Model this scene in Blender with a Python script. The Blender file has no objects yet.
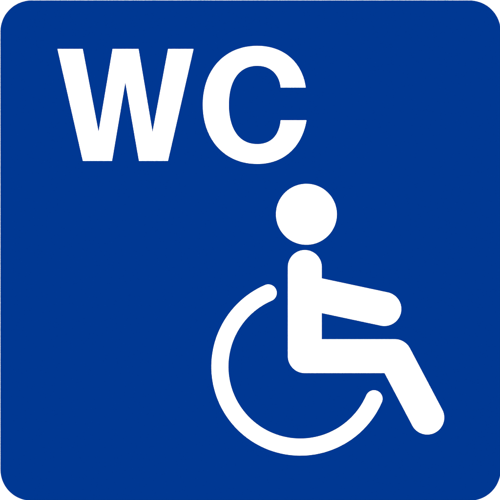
import bpy, bmesh, math
from mathutils import Vector
S = bpy.context.scene
C = S.collection
PX = 0.0004                     # one photograph pixel is 0.4 mm on the 200 mm sign
T = 0.0025                      # plate thickness
V = 0.0002                      # thickness of the applied white film

# ---------------- camera, world, lamps, exposure ----------------
cd = bpy.data.cameras.new('camera'); cam = bpy.data.objects.new('camera', cd); C.objects.link(cam)
cd.lens = 85; cd.sensor_width = 36; cd.clip_start = 0.01; cd.clip_end = 100
cam.location = (0, -T - 500*PX*85/36, 1.6); cam.rotation_euler = (math.pi/2, 0, 0)
S.camera = cam
w = bpy.data.worlds.new('World'); S.world = w; w.use_nodes = True
w.node_tree.nodes['Background'].inputs[0].default_value = (1, 1, 1, 1)
w.node_tree.nodes['Background'].inputs[1].default_value = 0.012
# copy-stand lighting: four equal soft lamps round the camera, even over the sign
for sx, sz in ((-1, 0), (1, 0), (0, 1), (0, -1)):
    ld = bpy.data.lights.new('studio_lamp', 'AREA'); ld.shape = 'SQUARE'; ld.size = 0.7
    ld.energy = 29.6
    lo = bpy.data.objects.new('studio_lamp', ld); C.objects.link(lo)
    lo.location = (sx*1.25, -1.25, 1.6 + sz*1.25)
    lo.rotation_euler = (Vector((0, 0, 1.6)) - lo.location).to_track_quat('-Z', 'Y').to_euler()
S.view_settings.view_transform = 'Standard'; S.view_settings.look = 'None'
S.view_settings.exposure = 0; S.view_settings.gamma = 1
S.render.resolution_x = S.render.resolution_y = 1024
S.render.filter_size = 1.2

# ---------------- materials ----------------
def material(name, col, rough, spec, var, scale, bump):
    m = bpy.data.materials.new(name); m.use_nodes = True; n = m.node_tree.nodes; l = m.node_tree.links
    b = n['Principled BSDF']; b.inputs['Roughness'].default_value = rough
    b.inputs['Specular IOR Level'].default_value = spec
    tc = n.new('ShaderNodeTexCoord'); nz = n.new('ShaderNodeTexNoise')
    nz.inputs['Scale'].default_value = scale; nz.inputs['Detail'].default_value = 6
    l.new(tc.outputs['Object'], nz.inputs['Vector'])
    mx = n.new('ShaderNodeMix'); mx.data_type = 'RGBA'
    mx.inputs['A'].default_value = (*[c*(1-var) for c in col], 1)
    mx.inputs['B'].default_value = (*[c*(1+var) for c in col], 1)
    l.new(nz.outputs['Fac'], mx.inputs['Factor']); l.new(mx.outputs['Result'], b.inputs['Base Color'])
    if bump:
        bp = n.new('ShaderNodeBump'); bp.inputs['Strength'].default_value = bump; bp.inputs['Distance'].default_value = 0.0004
        l.new(nz.outputs['Fac'], bp.inputs['Height']); l.new(bp.outputs['Normal'], b.inputs['Normal'])
    return m
BLUE = material('blue_plastic', (0.0, 0.0152, 0.1135), 0.6, 0.0, 0.002, 60, 0)
WHITE = material('white_film', (0.86, 0.86, 0.86), 0.2, 0.3, 0.01, 60, 0)
PAINT = material('white_wall_paint', (0.86, 0.86, 0.855), 0.7, 0.3, 0.01, 220, 0.12)

# ---------------- shape helpers (outlines in photograph pixels laid on the sign) ----------------
def arc(cx, cy, r, a0, a1, n=48):       # degrees, y downwards
    return [(cx + r*math.cos(math.radians(a0 + (a1-a0)*i/n)), cy + r*math.sin(math.radians(a0 + (a1-a0)*i/n))) for i in range(n+1)]
def bez(p0, p1, p2, p3, n=28):
    o = []
    for i in range(n+1):
        t = i/n; u = 1-t
        o.append(tuple(u**3*p0[k] + 3*u*u*t*p1[k] + 3*u*t*t*p2[k] + t**3*p3[k] for k in (0, 1)))
    return o
def plate(name, pts, back, front, mat, parent=None, org=(250, 250), bevel=0, trim=0.35):
    """a solid of the outline, from depth back to depth front (metres out from the wall);
    trim: how much the cut edge stands inside the measured outline (bright edges spread in the exposure)"""
    q = []
    for p in pts:
        if not q or math.hypot(p[0]-q[-1][0], p[1]-q[-1][1]) > 1e-3: q.append(p)
    if math.hypot(q[0][0]-q[-1][0], q[0][1]-q[-1][1]) < 1e-3: q.pop()
    n = len(q); sg = 1 if sum(q[i-1][0]*q[i][1] - q[i][0]*q[i-1][1] for i in range(n)) > 0 else -1
    tq = []
    for i in range(n):
        p = Vector(q[i]); d0 = (p - Vector(q[i-1])).normalized(); d1 = (Vector(q[(i+1) % n]) - p).normalized()
        n0 = Vector((-d0.y, d0.x))*sg; n1 = Vector((-d1.y, d1.x))*sg
        b = (n0 + n1); b = b/max(b.length_squared/2, 1e-6)
        tq.append(tuple(p + b*trim))
    q = tq
    bm = bmesh.new()
    vs = [bm.verts.new(((x-org[0])*PX, -back, (org[1]-y)*PX)) for x, y in q]
    f = bm.faces.new(vs)
    ex = bmesh.ops.extrude_face_region(bm, geom=[f])
    nv = [g for g in ex['geom'] if isinstance(g, bmesh.types.BMVert)]
    bmesh.ops.translate(bm, verts=nv, vec=(0, back-front, 0))
    if bevel:
        es = [e for e in bm.edges if all(v in nv for v in e.verts)]
        bmesh.ops.bevel(bm, geom=es, offset=bevel, segments=2, profile=0.5, affect='EDGES')
    bmesh.ops.recalc_face_normals(bm, faces=bm.faces[:])
    bmesh.ops.triangulate(bm, faces=[g for g in bm.faces if len(g.verts) > 4])
    me = bpy.data.meshes.new(name); bm.to_mesh(me); bm.free()
    me.materials.append(mat)
    o = bpy.data.objects.new(name, me); C.objects.link(o)
    o.location = ((org[0]-250)*PX, 0, (250-org[1])*PX)
    if parent: o.parent = parent
    return o

# ---------------- the wall ----------------
bm = bmesh.new(); bmesh.ops.create_cube(bm, size=1)
for v in bm.verts: v.co = Vector((v.co.x*5, v.co.y*0.12 + 0.06, v.co.z*3.2))
me = bpy.data.meshes.new('wall'); bm.to_mesh(me); bm.free(); me.materials.append(PAINT)
wall = bpy.data.objects.new('wall', me); C.objects.link(wall); wall.location = (0, 0, 1.6)
wall['kind'] = 'structure'; wall['label'] = 'plain white wall behind the blue sign'

# ---------------- the sign ----------------
sign = bpy.data.objects.new('toilet_sign', None); C.objects.link(sign)
sign.location = (0, 0, 1.6); sign.empty_display_size = 0.1
sign['label'] = 'square blue toilet sign with rounded corners, white WC letters and wheelchair symbol'
sign['category'] = 'sign'
L0, R0, RAD = 0.57, 500.6, 31.1
outline = arc(L0+RAD, L0+RAD, RAD, 180, 270) + arc(R0-RAD, L0+RAD, RAD, 270, 360) + arc(R0-RAD, R0-RAD, RAD, 0, 90) + arc(L0+RAD, R0-RAD, RAD, 90, 180)
plate('panel', outline, 0, T, BLUE, sign, trim=-0.22)
F0, F1 = T - 0.00005, T + V     # film sits a hair into the plate so nothing is coplanar

W = [(57.2,48.7),(83.0,48.7),(98.6,130.6),(112.4,48.7),(138.8,48.7),(152.6,130.6),(167.9,48.7),(193.9,48.7),
     (168.2,161.2),(138.8,161.2),(125.4,83.8),(112.3,161.2),(82.7,161.2)]
plate('letter', W, F0, F1, WHITE, sign, (125, 105))['label'] = 'white letter W'
Cc = (bez((306.0,87.9),(302.5,61.0),(282.5,45.7),(257.4,45.7)) +
      bez((257.4,45.7),(223.4,45.7),(202.55,71.0),(202.55,104.9)) +
      bez((202.55,104.9),(202.55,138.5),(223.4,164.2),(257.4,164.2)) +
      bez((257.4,164.2),(284.5,164.2),(302.5,146.5),(306.8,120.0)) +
      bez((280.4,120.0),(279.2,134.2),(271.5,143.9),(257.4,143.9)) +
      bez((257.4,143.9),(236.5,143.9),(229.1,124.6),(229.1,104.9)) +
      bez((229.1,104.9),(229.1,85.0),(236.5,66.1),(257.4,66.1)) +
      bez((257.4,66.1),(270.5,66.1),(279.2,74.7),(280.4,87.9)))
plate('letter', Cc, F0, F1, WHITE, sign, (255, 105))['label'] = 'white letter C'

# seated figure: torso, arm, thigh and lower leg in one outline
r = 17.2
a = math.atan(0.213); ax, ay = 384.3, 309.0; ad = math.degrees(a)
kx, ky, fx, fy = 394.8, 356.1, 427.2, 417.5
ld_ = math.degrees(math.atan2(fy-ky, fx-kx))
body = arc(304.8, 267.0, r, 180, 360) + [(322.0, ay-(ax-322)*math.tan(a)-r/math.cos(a))]
body += arc(ax, ay, r, ad-90, ad+90) + [(322.0, ay-(ax-322)*math.tan(a)+r/math.cos(a)), (322.0, 338.9)]
body += arc(kx, ky, r, -90, ld_-90, 24) + arc(fx, fy, r, ld_-90, ld_+90) + [(384.4, 373.3)]
body += arc(304.8, 356.1, r, 90, 180, 24)
fig = plate('seated_figure', body, F0, F1, WHITE, sign, (305, 320))
head = plate('head', arc(306.4, 214.3, 30.7, 0, 360, 128), F0, F1, WHITE, None, (306.4, 214.3))
head.parent = fig; head.location = head.location - fig.location
cx, cy, R, h = 300.3, 366.6, 80.4, 8.75
a1 = math.degrees(math.atan2(398.7-cy, 374.1-cx)); a0 = math.degrees(math.atan2(292.9-cy, 268.3-cx)) + 360
e1 = (cx + R*math.cos(math.radians(a1)), cy + R*math.sin(math.radians(a1)))
e0 = (cx + R*math.cos(math.radians(a0)), cy + R*math.sin(math.radians(a0)))
wheel = arc(cx, cy, R+h, a1, a0, 160) + arc(e0[0], e0[1], h, a0, a0+180, 32) + arc(cx, cy, R-h, a0, a1, 160) + arc(e1[0], e1[1], h, a1+180, a1+360, 32)
plate('wheel', wheel, F0, F1, WHITE, sign, (cx, cy))
